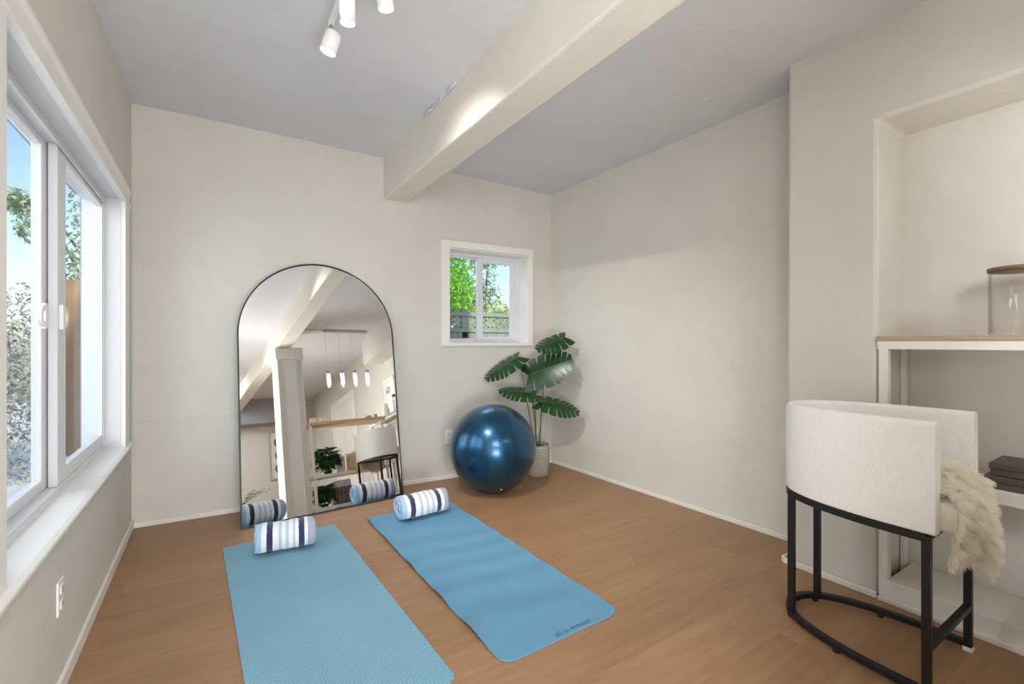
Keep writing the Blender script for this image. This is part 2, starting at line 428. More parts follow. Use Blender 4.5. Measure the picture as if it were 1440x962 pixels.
# projecting pier with the recess of the shelf
pier = [(1.328, 0), (1.315, ZT), (-.40, ZT), (-.40, 2.282), (.905, 2.282), (.912, 0)]
struct('wall_niche', MB().prism(pier, 2.665, 3.03, 'x'), M['wall'], 'beige plaster pier and header framing the shelf recess', 'wall', bevel=.018)
struct('beam', MB().box(1.19, 1.387, YF, 3.86, 2.408, 2.82), M['beam'], 'cream boxed ceiling beam crossing the room', 'beam', bevel=.012)
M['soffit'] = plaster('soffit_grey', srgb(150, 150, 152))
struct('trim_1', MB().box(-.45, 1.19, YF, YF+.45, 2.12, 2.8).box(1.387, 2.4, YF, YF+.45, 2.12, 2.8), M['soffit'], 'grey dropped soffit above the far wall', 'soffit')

# caulk bead peeling along the beam
mb = MB(); pts = []
for i in range(15):
    y = 2.42+.5*i/14; pts.append((1.183+.004*math.sin(i*2.1), y, 2.726+.006*math.sin(i*1.7)))
struct('trim_2', mb.tube(pts, [.008+.004*math.sin(i*1.3) for i in range(15)], 6), M['ceiling'], 'lumpy grey caulk bead along top of the beam', 'caulk')

# baseboards
def base_run(name, pts, h, th, label):
    mb = MB()
    for a, b in zip(pts, pts[1:]):
        A, B = Vector(a), Vector(b); u = (B-A).normalized(); n = Vector((u.y, -u.x))     # right of a->b = into the room
        e = u*th*.0
        q = [A-e, B+e, B+n*th, A+n*th]
        mb.prism([(p.x, p.y) for p in q], 0, h)
    return struct(name, mb, M['rough_white'], label, 'baseboard', bevel=.004)
base_run('baseboard_back', [BLc, BRc], .035, .016, 'low white baseboard along the back wall')
base_run('baseboard_left', [(XL, YF), (XL, 3.89)], .06, .014, 'white baseboard along the left wall under the window')
base_run('baseboard_right', [(2.88, 3.726), (2.968, 1.34)], .03, .015, 'low white baseboard along the right wall')
base_run('baseboard_niche', [(2.98, 1.335), (2.657, 1.335), (2.657, .905)], .032, .014, 'low white baseboard round the plaster pier')
base_run('baseboard_far', [(2.99, YF), (-.45, YF)], .08, .014, 'white baseboard along the far wall')

# ------------------------------------------------------------------ left window
w = sthing('window_1', (XL, 2.7, LZ0), 'wide white sliding window in the left wall', 'window')
FX = -.5215                                            # inner face of the window frame
mb = MB()
mb.box(-.455, -.43, LY1-.005, 3.65, LZ0, 2.045)       # far casing
mb.box(-.455, -.43, 1.50, LY0-.004, LZ0-.05, 2.045)    # near casing
obj('side_casing', mb, M['trim'], w, .004)
mb = MB().prism([(-.455, 2.042), (-.424, 2.042), (-.424, 2.056), (-.433, 2.068), (-.431, 2.118), (-.424, 2.132), (-.424, 2.15), (-.455, 2.15)], 1.48, 3.665, 'y')
obj('head_casing', mb, M['trim'], w, .002)
mb = MB().prism([(-.60, .578), (-.60, .61), (-.425, .630-.022), (-.410, .602), (-.410, .590), (-.425, .58), (-.44, .556), (-.455, .556), (-.455, .578)], 1.50, 3.69, 'y')
obj('window_sill', mb, M['trim'], w, .003)
mb = MB(); mb.box(-.558, -.452, LY1-.008, LY1+.004, LZ0, LZ1); mb.box(-.62, -.452, LY0-.004, LY0+.012, LZ0, LZ1); mb.box(-.62, -.452, LY0, LY1, LZ1-.012, LZ1+.004)
obj('reveal_lining', mb, M['reveal'], w)
def rect_frame(mb, x0, x1, a0, a1, z0, z1, wl, wr, wb, wt):
    mb.box(x0, x1, a0, a0+wl, z0, z1); mb.box(x0, x1, a1-wr, a1, z0, z1)
    mb.box(x0, x1, a0+wl, a1-wr, z0, z0+wb); mb.box(x0, x1, a0+wl, a1-wr, z1-wt, z1); return mb
fr = obj('window_frame', rect_frame(MB(), -.62, FX, LY0+.01, LY1-.008, LZ0, LZ1-.01, .02, .014, .03, .03), M['vinyl'], w, .004)
mb = MB(); mb.box(FX-.002, FX+.006, LY0+.02, LY1-.02, LZ1-.052, LZ1-.040); mb.box(FX-.012, FX+.004, LY0+.02, LY1-.02, LZ0+.004, LZ0+.022)
obj('track', mb, M['vinyl'], fr)
S1a, S1b = 2.56, 3.488
sa = obj('sash', rect_frame(MB(), -.557, FX-.006, S1a, S1b, LZ0+.03, LZ1-.04, .125, .03, .06, .035), M['vinyl'], w, .004)
obj('pane', MB().box(-.545, -.541, S1a+.12, S1b-.025, LZ0+.08, LZ1-.07), M['glass'], sa)
sb = obj('sash', rect_frame(MB(), -.592, -.561, LY0+.03, 2.62, LZ0+.03, LZ1-.04, .05, .115, .045, .03), M['vinyl'], w, .004)
obj('pane', MB().box(-.579, -.575, LY0+.075, 2.51, LZ0+.07, LZ1-.065), M['glass'], sb)
def latch(y0, sgn, x):
    arc = [(y0+sgn*(a_+b_*math.sin(PI*i/14)), 1.322-r_*math.cos(PI*i/14)) for (a_, b_, r_, rng) in ((.012, .055, .044, range(15)), (.016, .030, .024, range(14, -1, -1))) for i in rng]
    return MB().prism(arc, x, x+.012, 'x').box(x-.004, x+.012, y0-.014, y0+.014, 1.272, 1.372)
obj('handle', latch(2.60, 1, FX-.006), M['plastic'], sa); obj('handle', latch(2.515, -1, -.561), M['plastic'], sb)
M['outer'] = simple('outer_jamb_paint', srgb(150, 154, 157), .6)
mb = MB(); mb.box(-.622, -.556, LY1-.008, LY1+.004, LZ0-.03, LZ1); mb.box(-.63, -.618, LY1+.004, LY1+.06, .45, 2.2); mb.box(-.66, -.615, LY0-.06, LY0-.005, .45, 2.2); mb.box(-.66, -.615, LY0-.06, LY1+.06, 2.06, 2.2); mb.box(-.70, -.615, LY0-.06, LY1+.06, .5, .575)
obj('outer_trim', mb, M['outer'], w, .003)

# ------------------------------------------------------------------ back window
ub = Vector((BRc[0]-BLc[0], BRc[1]-BLc[1])).normalized(); nb = Vector((-ub.y, ub.x))
def bk(u, o, z): return (BLc[0]+ub.x*u+nb.x*o, BLc[1]+ub.y*u+nb.y*o, z)
def bbox(mb, u0, u1, o0, o1, z0, z1):
    vs = [bk(u, o, z) for u in (u0, u1) for o in (o0, o1) for z in (z0, z1)]
    return mb.add(vs, [(0, 1, 3, 2), (4, 6, 7, 5), (0, 4, 5, 1), (2, 3, 7, 6), (0, 2, 6, 4), (1, 5, 7, 3)])
def bframe(mb, o0, o1, u0, u1, z0, z1, l, r, b, t):
    bbox(mb, u0, u0+l, o0, o1, z0, z1); bbox(mb, u1-r, u1, o0, o1, z0, z1); bbox(mb, u0+l, u1-r, o0, o1, z0, z0+b); bbox(mb, u0+l, u1-r, o0, o1, z1-t, z1); return mb
w = sthing('window_2', bk(2.634, 0, WZ0), 'small white sliding window in the back wall above the ball', 'window')
mb = MB(); bbox(mb, 2.15, WU0+.004, -.022, .004, 1.19, 2.075); bbox(mb, WU1-.004, 3.105, -.022, .004, 1.19, 2.075)
obj('side_casing', mb, M['trim'], w, .004)
mb = MB(); bbox(mb, 2.146, 3.108, -.026, .004, 2.066, 2.132); obj('head_casing', mb, M['trim'], w, .005)
mb = MB(); bbox(mb, 2.146, 3.108, -.03, .18, 1.182, 1.214); obj('window_sill', mb, M['trim'], w, .004)
mb = MB(); bbox(mb, WU0-.004, WU0+.008, 0, .2, WZ0, WZ1); bbox(mb, WU1-.008, WU1+.004, 0, .2, WZ0, WZ1); bbox(mb, WU0, WU1, 0, .2, WZ1-.008, WZ1+.004)
obj('reveal_lining', mb, M['trim'], w)
fr = obj('window_frame', bframe(MB(), .15, .21, WU0+.008, WU1-.008, WZ0+.002, WZ1-.008, .03, .03, .022, .022), M['vinyl'], w, .003)
sa = obj('sash', bframe(MB(), .165, .185, 2.585, WU1-.035, WZ0+.02, WZ1-.028, .06, .065, .04, .05), M['vinyl'], w, .003)
t_ = MB(); bbox(t_, 2.64, WU1-.095, .174, .178, WZ0+.055, WZ1-.075); obj('pane', t_, M['glass'], sa)
sb = obj('sash', bframe(MB(), .187, .205, WU0+.035, 2.62, WZ0+.02, WZ1-.028, .03, .035, .02, .02), M['vinyl'], w, .003)
t_ = MB(); bbox(t_, WU0+.06, 2.588, .194, .198, WZ0+.038, WZ1-.045); obj('pane', t_, M['glass'], sb)
mb = MB().tube([bk(2.612, .16-.02*math.sin(PI*i/8), 1.575+.075*i/8) for i in range(9)], .009, 8)
obj('handle', mb, M['plastic'], sa)

# ------------------------------------------------------------------ arched mirror leaning on the back wall
yaw, tilt = math.radians(3.2), math.radians(9.7)
MP = Vector((.149, 3.478, .0))
nrm = Vector((math.sin(yaw)*math.cos(tilt), -math.cos(yaw)*math.cos(tilt), math.sin(tilt)))
mx = Vector((math.cos(yaw), math.sin(yaw), 0)); mu = mx.cross(nrm) * -1
if mu.z < 0: mu = -mu
MW, MH = 1.115, 1.846
def mirror_outline(inset, n=40):
    r = MW/2-inset; pts = [(inset, inset), (MW-inset, inset)]
    for i in range(n+1):
        a = PI*i/n; pts.append((MW/2+r*math.cos(a), MH-MW/2+r*math.sin(a)))
    return pts
def mp(a, b, c): return MP+mx*a+mu*b+nrm*c
mid = mp(MW/2, 0, 0)
mr = thing('arched_mirror', (mid.x, mid.y, 0), 'large arched floor mirror with thin black frame leaning on back wall', 'mirror')
po, pi_ = mirror_outline(0), mirror_outline(.009); n = len(po)
vs = [mp(a, b, c) for c in (-.014, .006) for pl in (po, pi_) for a, b in pl]
fs = []
for i in range(n):
    j = (i+1) % n
    fs += [(i, j, n+j, n+i), (2*n+i, 3*n+i, 3*n+j, 2*n+j), (i, 2*n+i, 2*n+j, j), (n+i, n+j, 3*n+j, 3*n+i)]
obj('frame', MB().add(vs, fs), M['mirror_black'], mr)
pg = mirror_outline(.006)
gl = obj('mirror_glass', MB().add([mp(a, b, 0) for a, b in pg], [tuple(range(len(pg)))]), M['mirror'], mr, fix=False)
obj('backing', MB().add([mp(a, b, -.011) for a, b in pg]+[mp(a, b, -.003) for a, b in pg], [tuple(range(len(pg))), tuple(range(len(pg), 2*len(pg)))[::-1]]), M['mirror_black'], mr)

# ------------------------------------------------------------------ yoga mats
def yoga_mat(name, label, mat, top, bot, W, L, r_top, r_bot, wave):
    T, B = Vector(top), Vector(bot); d = (B-T).normalized(); ang = math.atan2(d.x, -d.y)
    c = T+d*L/2
    nx, ny = 42, 120; th = .005; vs = []; fs = []
    def prof(x, y):
        # rounded corners: squeeze x by the corner circle
        hw = W/2; yy = y+L/2
        for (edge, rr) in ((L-yy, r_top), (yy, r_bot)):
            if rr > 0 and edge < rr: hw = min(hw, W/2-rr+math.sqrt(max(0, rr*rr-(rr-edge)**2)))
        return hw
    ys = []
    for j in range(ny+1):
        f = j/ny; ys.append(-L/2+L*(.5-.5*math.cos(PI*f))*.5+L*f*.5)
    for k in (0, 1):
        for j, y in enumerate(ys):
            hw = prof(0, y)
            for i in range(nx+1):
                x = (i/nx*2-1)*hw
                z = wave(x, y) if wave else 0
                vs.append((x, y, .0008+z+(th if k else 0)))
    N = (nx+1)*(ny+1)
    for j in range(ny):
        for i in range(nx):
            a = j*(nx+1)+i; fs += [(a, a+nx+1, a+nx+2, a+1), (N+a, N+a+1, N+a+nx+2, N+a+nx+1)]
    rim = [i for i in range(nx+1)] + [j*(nx+1)+nx for j in range(1, ny+1)] + [ny*(nx+1)+i for i in range(nx-1, -1, -1)] + [j*(nx+1) for j in range(ny-1, 0, -1)]
    for a, b in zip(rim, rim[1:]+rim[:1]): fs.append((a, b, N+b, N+a))
    mb = MB().add(vs, fs, True)
    o = obj(name, mb, mat); o.location = (c.x, c.y, 0); o.rotation_euler = (0, 0, ang)
    m = o.modifiers.new('edge', 'EDGE_SPLIT'); m.split_angle = math.radians(50)
    return tag(o, label, 'yoga mat'), c, ang
yoga_mat('yoga_mat', 'blue ribbed yoga mat nearer the window, cut off by picture edge', M['mat_a'], (.362, 3.224), (.424, 1.50), .632, 1.73, .012, .035, None)
def wv(x, y):
    a = .0038*(1+math.sin(y*27+1.6*math.sin(y*5)+x*1.5+.8*math.sin(x*9)))*max(0, min(1, (y+.86)*4))
    e = max(0, -x-.23)/.08
    return a*.9 + .010*e*e*(.35+.65*math.sin(y*9+1)**2)*(1 if y > -.75 else .5)
mo, mc, mang = yoga_mat('yoga_mat', 'rippled blue yoga mat with dark printed wording, left of the ball', M['mat_b'], (1.195, 3.21), (1.23, 1.485), .628, 1.727, .012, .055, wv)
pen = -.080
for word in ('all', 'in', 'motion'):
    fc = bpy.data.curves.new('lettering', 'FONT'); fc.body = word; fc.size = .038; fc.extrude = .0004; fc.space_character = 1.05; fc.offset = -.0007
    to = bpy.data.objects.new('lettering_source', fc); COL.objects.link(to)
    bpy.context.view_layer.update()
    me = bpy.data.meshes.new_from_object(to.evaluated_get(bpy.context.evaluated_depsgraph_get()))
    COL.objects.unlink(to); bpy.data.objects.remove(to)
    wid = max(v.co.x for v in me.vertices)
    for v in me.vertices:
        v.co.x += pen+.035; v.co.y += -.850; v.co.z += .0068+wv(v.co.x, v.co.y)
    pen += wid+.014
    me.materials.clear(); me.materials.append(M['text'])
    lo = bpy.data.objects.new('printed_word', me); COL.objects.link(lo); lo.parent = mo

# ------------------------------------------------------------------ rolled towels
NAVY, WHT, PALE, GREY, SKY = srgb(44, 54, 92), srgb(240, 242, 246), srgb(196, 206, 222), srgb(168, 178, 196), srgb(168, 200, 228)
def towel(label, c, ang, L, R, stops, seed, inner):
    turns, th = 3.6, .0135; n = 190; rr = random.Random(seed)
    r0 = R-turns*th*1.12
    m = 26; vs = []; fs = []
    ph = [rr.random()*6 for _ in range(8)]
    def R_(k, s):
        a = k/n*turns*2*PI
        return (r0+(R-r0)*k/n)+s*th*.5, a
    for i in range(m+1):
        x = (i/m-.5)*L
        for s in (-1, 1):
            for k in range(n+1):
                r, a = R_(k, s)
                e = .0018*math.sin(a*3+ph[0]+x*30)+.0014*math.sin(x*95+ph[1]+a)+.001*rr.uniform(-1, 1)
                lip = .006*math.sin(a*2.3+ph[2])*(1 if i in (0, m) else 0)
                end = 1-.06*max(0, abs(i/m-.5)*2-.86)/.14
                q = r*end+e
                sq = 1-.05*max(0, math.cos(a-end_a))            # lies a little flat underneath
                vs.append((x+lip, q*math.cos(a)*1.02, q*math.sin(a)))
    W2 = 2*(n+1)
    for i in range(m):
        for k in range(n):
            for s in (0, 1):
                a = i*W2+s*(n+1)+k; b = a+W2
                fs.append((a, b, b+1, a+1))
        for k in (0, n):
            a = i*W2+k; fs.append((a, a+W2, a+W2+n+1, a+n+1))
    for i in (0, m):
        for k in range(n):
            a = i*W2+k; fs.append((a, a+1, a+n+2, a+n+1))
    o = obj('rolled_towel', MB().add(vs, fs, True), towel_mat('striped_terry_%d' % seed, L, stops))
    zmin = min(v[2] for v in vs)
    o.location = (c[0], c[1], .006-zmin+(.006 if seed == 5 else .001)); o.rotation_euler = (0, 0, ang)
    core = MB().tube([(-L/2+.004, 0, 0), (L/2-.004, 0, 0)], r0+.002, 20)
    co = obj('towel_core', core, inner); co.parent = o
    return tag(o, label, 'towel')
end_a = -PI/2
stA = [(0, SKY), (.10, WHT), (.185, NAVY), (.285, WHT), (.38, PALE), (.43, WHT), (.50, PALE), (.55, WHT), (.62, PALE), (.66, WHT), (.715, NAVY), (.815, WHT), (.875, GREY)]
stB = [(0, SKY), (.08, WHT), (.16, NAVY), (.26, WHT), (.36, PALE), (.42, WHT), (.49, PALE), (.54, WHT), (.61, PALE), (.66, WHT), (.72, NAVY), (.81, WHT), (.88, GREY)]
inner = simple('towel_inner', srgb(176, 204, 228), 1, bump=.5, bscale=200)
towel('rolled striped towel lying on the mat nearer the window', (.357, 3.0), math.radians(-7), .31, .083, stA, 3, inner)
towel('rolled striped towel lying on the rippled mat with wording', (1.222, 3.05), math.radians(3), .345, .082, stB, 5, inner)

# ------------------------------------------------------------------ exercise ball
BR_ = .354
b = obj('exercise_ball', MB().sphere((0, 0, 0), BR_, 96, 64), M['ball'], loc=(0, 0, 0)); b.location = (1.925, 3.268, BR_)
b.rotation_euler = (math.radians(-12), math.radians(8), math.radians(40))
tag(b, 'large metallic blue exercise ball on the floor under small window', 'exercise ball')
pd = Vector((-.14, -.60, -.79)).normalized()
plug = MB().sphere((1.925+pd.x*(BR_-.001), 3.268+pd.y*(BR_-.001), BR_+pd.z*(BR_-.001)), .008, 12, 8, (1, 1, .7))
me_p = obj('valve_plug', plug, M['plastic'], loc=(0, 0, 0))
me_p.parent = b; bpy.context.view_layer.update(); me_p.matrix_parent_inverse = b.matrix_world.inverted()

# ------------------------------------------------------------------ monstera
def monstera_leaf(L, W, lobes=7, droop=.35, fold=.3, seed=0, split=.55):
    """leaf in local frame: base at origin, along +y, normal +z"""
    r = random.Random(seed); mb = MB()
    def half(t):          # half width along the midrib
        return W/2*(math.sin(PI*min(1, t*.86+.14))**.55)*(1.12-.34*t)
    def bend(x, y):
        t = y/L
        return -droop*L*t*t*.55 - fold*abs(x)*.5 - .9*fold*x*x/max(W, .01)
    K = 8
    for side in (-1, 1):
        ts = [i/lobes for i in range(lobes+1)]
        for i in range(lobes):
            t0, t1 = ts[i], ts[i+1]
            lean = .20; back = -.42*(1-t0*2.5) if t0 < .4 else 0
            sp = split*(.75+.5*r.random()) if i < lobes-1 else .8
            vs = []; fs = []
            for k in range(K+1):
                s = k/K
                g = max(0, (s-(1-sp))/sp)
                gap = .095*g**.6*(t1-t0)
                a, b_ = t0+gap, t1-gap*.9
                tip = 1-.16*(abs(0)**2)
                row = []
                for q in range(5):
                    t = a+(b_-a)*q/4
                    rnd_ = 1-.05*(abs(q/4-.5)*2)**2*(s**2)
                    x = half((t0+t1)/2*.35+t*.65)*s*rnd_
                    lb = .20*(1-t*.6)+(-.42*(1-t*2.5) if t < .4 else 0)
                    y = (t+lb*s)*L
                    y = min(y, L*1.02)
                    row.append((side*x, y, bend(x, y)))
                vs += row
            for k in range(K):
                for q in range(4):
                    a0 = k*5+q; f = (a0, a0+1, a0+6, a0+5)
                    fs.append(f if side > 0 else f[::-1])
            mb.add(vs, fs, True)
    return mb
PX, PY = 2.505, 3.445
pot = thing('potted_monstera', (PX, PY, 0), 'potted green monstera in a white woven pot in the room corner', 'potted plant')
prof = [(.088, 0), (.098, .006), (.106, .06), (.111, .15), (.110, .24), (.107, .278), (.104, .284), (.097, .282), (.096, .25)]
obj('pot', MB().lathe(prof, 64, (PX, PY, 0), True, False), M['pot'], pot)
obj('soil', MB().lathe([(.001, .262), (.05, .262), (.097, .252)], 32, (PX, PY, 0), False, False), M['soil'], pot)
Fv = Vector((math.sin(math.radians(32.868)), math.cos(math.radians(32.868)), 0)); Rv = Vector((Fv.y, -Fv.x, 0)); Uv = Vector((0, 0, 1))
def lf(base, tip, W, up, lobes, droop, fold, seed, sway, hold=None):
    """leaf from base to tip (plant coordinates: right, forward, height), stalk from the pot"""
    c0 = Vector((PX, PY, 0))
    P = lambda q: c0+Rv*q[0]+Fv*q[1]+Uv*q[2]
    B, T = P(base), P(tip); d = T-B; L = d.length
    upv = (Rv*up[0]+Fv*up[1]+Uv*up[2])
    mb = monstera_leaf(L, W, lobes, droop, fold, seed).xf(finger_frame(B, d, upv))
    leaf = obj('leaf', mb, M['monstera'], pot, fix=False)
    S = P((sway, 0, .24)); pts = []
    E = P(hold) if hold else B
    mid = (S+E)/2+Rv*sway*.4+Uv*.10
    for i in range(13):
        t = i/12; pts.append(S*(1-t)**2+mid*2*t*(1-t)+E*t*t)
    obj('stalk', MB().tube(pts, [.0065-.003*i/12 for i in range(13)], 8), M['stalk'], leaf)
    ribs = MB().tube([B+d*(i/8)*.96+finger_frame(B, d, upv).col[2].to_3d()*(-droop*L*(i/8)**2*.55-.0015) for i in range(9)], [.0035-.0028*i/8 for i in range(9)], 6)
    obj('midrib', ribs, M['stalk'], leaf)
# positions (right, forward, up) measured against the pot axis
lf((.255, -.0, 1.265), (-.01, -.12, 1.165), .23, (-.15, -.72, .65), 7, .10, .34, 1, .012, (.085, -.045, 1.20))
lf((-.178, .02, 1.085), (-.475, -.10, .92), .25, (-.50, -.62, .62), 8, .22, .3, 2, -.02)
lf((-.085, -.05, .915), (.285, -.14, 1.08), .36, (-.30, -.85, .5), 8, .12, .22, 3, .0)
lf((-.02, -.06, .75), (-.325, -.16, .825), .23, (.15, -.5, .85), 8, .30, .3, 4, -.012)
lf((.03, -.05, .685), (.365, -.13, .63), .24, (.25, -.62, .8), 8, .28, .3, 5, .02)
# two bare shoots
sh = MB()
for dx, h in ((-.03, .80),):
    sh.tube([(PX+Rv.x*dx*(.4+1.0*t/6), PY+Rv.y*dx*(.4+1.0*t/6), .24+(h-.24)*t/6) for t in range(7)], [.006-.0006*t for t in range(7)], 8)
obj('shoot', sh, M['stalk'], pot)

# ------------------------------------------------------------------ outlets
def outlet(name, label, P, right, out, w=.074, h=.118):
    """P centre on the wall, right along the wall, out into the room"""
    P, r, o = Vector(P), Vector(right).normalized(), Vector(out).normalized(); u = Vector((0, 0, 1))
    root = thing(name, P, label, 'wall outlet')
    def bx(mb, a0, a1, b0, b1, c0, c1):
        vs = [P+r*a+u*b+o*c for a in (a0, a1) for b in (b0, b1) for c in (c0, c1)]
        return mb.add(vs, [(0, 1, 3, 2), (4, 6, 7, 5), (0, 4, 5, 1), (2, 3, 7, 6), (0, 2, 6, 4), (1, 5, 7, 3)])
    obj('cover_plate', bx(MB(), -w/2, w/2, -h/2, h/2, -.001, .006), M['plastic'], root, .003)
    for s in (-1, 1):
        so = obj('socket', bx(MB(), -.017, .017, s*.026-.016, s*.026+.016, .004, .009), M['plastic'], root, .003)
        mb = MB(); bx(mb, -.009, -.006, s*.026-.004, s*.026+.008, .008, .0096); bx(mb, .006, .009, s*.026-.004, s*.026+.008, .008, .0096)
        bx(mb, -.002, .002, s*.026-.011, s*.026-.007, .008, .0096)
        obj('slot', mb, M['plastic_dark'], so)
    return root
outlet('wall_outlet', 'white wall outlet below the left window near the sill', (XL, 2.205, .335), (0, 1, 0), (1, 0, 0))
ob = bk(2.222, 0, .372); outlet('wall_outlet', 'white wall outlet half hidden behind the blue ball', ob, (ub.x, ub.y, 0), (-nb.x, -nb.y, 0), .075, .125)

# ------------------------------------------------------------------ track light
tl = thing('track_light', (.455, 1.65, 2.735), 'white ceiling track light with three cylinder spotlights', 'track light')
mb = MB().tube([(.443, 2.19, 2.652), (.445, 1.55, 2.652), (.46, 1.05, 2.652)], .012, square=True, w=.012)
obj('rail', mb, M['white_metal'], tl, .003)
for y in (1.85, 1.2): obj('stem', MB().tube([(.45, y, 2.655), (.45, y, 2.745)], .006, 10), M['white_metal'], tl)
def head(P, d, L=.105, r=.033, arm=None):
    P = Vector(P); d = Vector(d).normalized()
    rings = [(.001, 0), (r*.9, .0), (r, .006), (r, L), (r*.93, L), (r*.9, L-.012)]
    q = Vector((0, 0, 1)).rotation_difference(d).to_matrix().to_4x4(); q.translation = P
    m1 = MB().lathe(rings, 32, (0, 0, 0), False, False).xf(q)
    h = obj('spotlight', m1, M['white_metal'], tl)
    lens = MB().lathe([(.001, L-.013), (r*.9, L-.013)], 24, (0, 0, 0), False, False).xf(q)
    obj('lens', lens, M['lamp'], h)
    if arm: obj('joint', MB().tube([arm, (P+d*.012)], .006, 10), M['chrome'], h)
head((.452, 2.165, 2.598), (-.28, .12, -1), .09, .036, (.443, 2.18, 2.645))
head((.468, 1.985, 2.655), (.03, .1, -1), .105, .032, (.446, 1.98, 2.652))
head((.560, 1.815, 2.65), (.18, .05, -1), .105, .032, (.447, 1.80, 2.652))

# ------------------------------------------------------------------ recess shelf unit (white frame, oak top)
su = thing('shelf_unit', (2.83, .25, 0), 'white built-in shelf unit with an oak top in the recess', 'shelf unit')
obj('top_board', MB().box(2.655, 2.988, -.40, .908, 1.226, 1.248), M['shelf_wood'], su, .003)
mb = MB().box(2.66, 2.70, -.40, .908, 1.186, 1.226).box(2.955, 2.988, -.40, .90, 1.186, 1.226)
obj('rail', mb, M['rough_white'], su, .003)
for (x0, x1, y0, y1) in ((2.66, 2.70, .866, .902), (2.945, 2.985, .885, .908), (2.66, 2.70, -.40, -.36), (2.945, 2.985, -.40, -.36)):
    obj('post', MB().box(x0, x1, y0, y1, .0, 1.19), M['rough_white'], su, .003)
obj('shelf', MB().box(2.665, 2.985, -.36, .872, .562, .618), M['rough_white'], su, .004)
mb = MB().box(2.662, 2.985, -.36, .872, .07, .098).box(2.655, 2.675, -.40, .88, .0, .10)
obj('bottom_shelf', mb, M['rough_white'], su, .004)
obj('shoe_moulding', MB().box(2.638, 2.656, -.40, .90, 0, .022), M['rough_white'], su, .004)

# counter running from the recess to the column (seen in the mirror)
cu = thing('counter_unit', (2.1, .03, 0), 'open white shelving with oak counter top seen in the mirror', 'shelving')
obj('counter_top', MB().box(1.54, 2.654, -.16, .22, 1.205, 1.25), M['counter_wood'], cu, .003)
obj('shelf', MB().box(1.54, 2.654, -.16, .20, .46, .505), M['rough_white'], cu, .003)
obj('bottom_shelf', MB().box(1.54, 2.636, -.16, .20, .0, .07), M['rough_white'], cu, .003)
for x in (2.60, 1.54): obj('post', MB().box(x, x+.035, .16, .195, .07, 1.205), M['rough_white'], cu, .003)

# column carrying the beam
c = sthing('column', (1.355, -.04, 0), 'white fluted boxed column under the beam seen in the mirror', 'column')
obj('shaft', MB().box(1.185, 1.525, -.2, .105, 0, 2.24), M['trim'], c)
mb = MB()
for x0 in (1.19, 1.435):
    for k in range(5): mb.box(x0+k*.018, x0+k*.018+.010, .10, .118, .0, 2.23)
for k in range(8): mb.box(1.178, 1.19, -.18+k*.034, -.16+k*.034, .0, 2.23)
obj('flute', mb, M['trim'], c, .003)
obj('capital', MB().box(1.165, 1.545, -.22, .13, 2.225, 2.405), M['trim'], c, .006)
outlet('wall_outlet', 'white outlet high on the column capital seen in the mirror', (1.355, .131, 2.30), (-1, 0, 0), (0, 1, 0), .12, .13)

# ------------------------------------------------------------------ glass jar and boxes on the shelf
JX, JY = 2.825, .462
j = thing('glass_jar', (JX, JY, 1.248), 'clear glass canister with brown lid standing on the oak shelf', 'jar')
obj('jar_body', MB().lathe([(.001, .001), (.095, .001), (.1, .006), (.1, .262), (.098, .268), (.095, .262), (.095, .010), (.001, .008)], 64, (JX, JY, 1.249), False, False), M['jar_glass'], j)
obj('lid', MB().lathe([(.001, .266), (.094, .266), (.104, .268), (.105, .280), (.102, .284), (.001, .284)], 64, (JX, JY, 1.249), False, False), M['lid_wood'], j)
def flat_box(z, dx, label):
    t = thing('storage_box', (2.79, .40, z), label, 'box', 'dark flat boxes on the lower shelf')
    obj('box_body', MB().box(2.688+dx, 2.91, .25, .545-dx, z, z+.034), M['tin'], t, .003)
    obj('lid', MB().box(2.684+dx, 2.914, .246, .549-dx, z+.026, z+.052), M['tin'], t, .004)
flat_box(.6185, 0, 'dark taupe flat box resting directly on the lower white shelf')
flat_box(.671, .012, 'dark taupe flat box lying on top of another box')

# ------------------------------------------------------------------ counter stool
CX, CY0, A_, B_ = 2.275, .62, .245, .49
def U(a, b, y0, yend, n=36):
    """U plan curve: from near front (x=-a) round the back to far front"""
    pts = [(CX-a, yend)]
    for i in range(n+1):
        t = PI-PI*i/n; pts.append((CX+a*math.copysign(abs(math.cos(t))**.86, math.cos(t)), y0+b*math.sin(t)**.92 if math.sin(t) > 0 else y0))
    pts.append((CX+a, yend)); return pts
st = thing('counter_stool', (CX, .8, 0), 'cream upholstered barrel-back counter stool on a black metal frame', 'stool')
# shell
no = U(A_, B_, CY0, .53); ni = U(A_-.052, B_-.055, CY0, .53)
zs = [(.566, .006), (.572, 0), (.75, -.002), (.93, 0), (.943, .006), (.948, .018)]
mb = MB(); n = len(no); vs = []; rows = []
def lerp2(p, q, t): return (p[0]+(q[0]-p[0])*t, p[1]+(q[1]-p[1])*t)
ringsU = []
W_ = .052
for z, ins in zs: ringsU.append([(*lerp2(no[i], ni[i], ins/W_), z) for i in range(n)])
for z, ins in reversed(zs): ringsU.append([(*lerp2(ni[i], no[i], ins/W_), z) for i in range(n)])
# round the two front ends
for rg in ringsU: vs += rg
m = len(ringsU); fs = []
for k in range(m):
    k2 = (k+1) % m
    for i in range(n-1): fs.append((k*n+i, k*n+i+1, k2*n+i+1, k2*n+i))
fs += [tuple(k*n for k in range(m)), tuple(k*n+n-1 for k in range(m))[::-1]]
obj('backrest', mb.add(vs, fs, True), M['linen'], st, .012, 3)
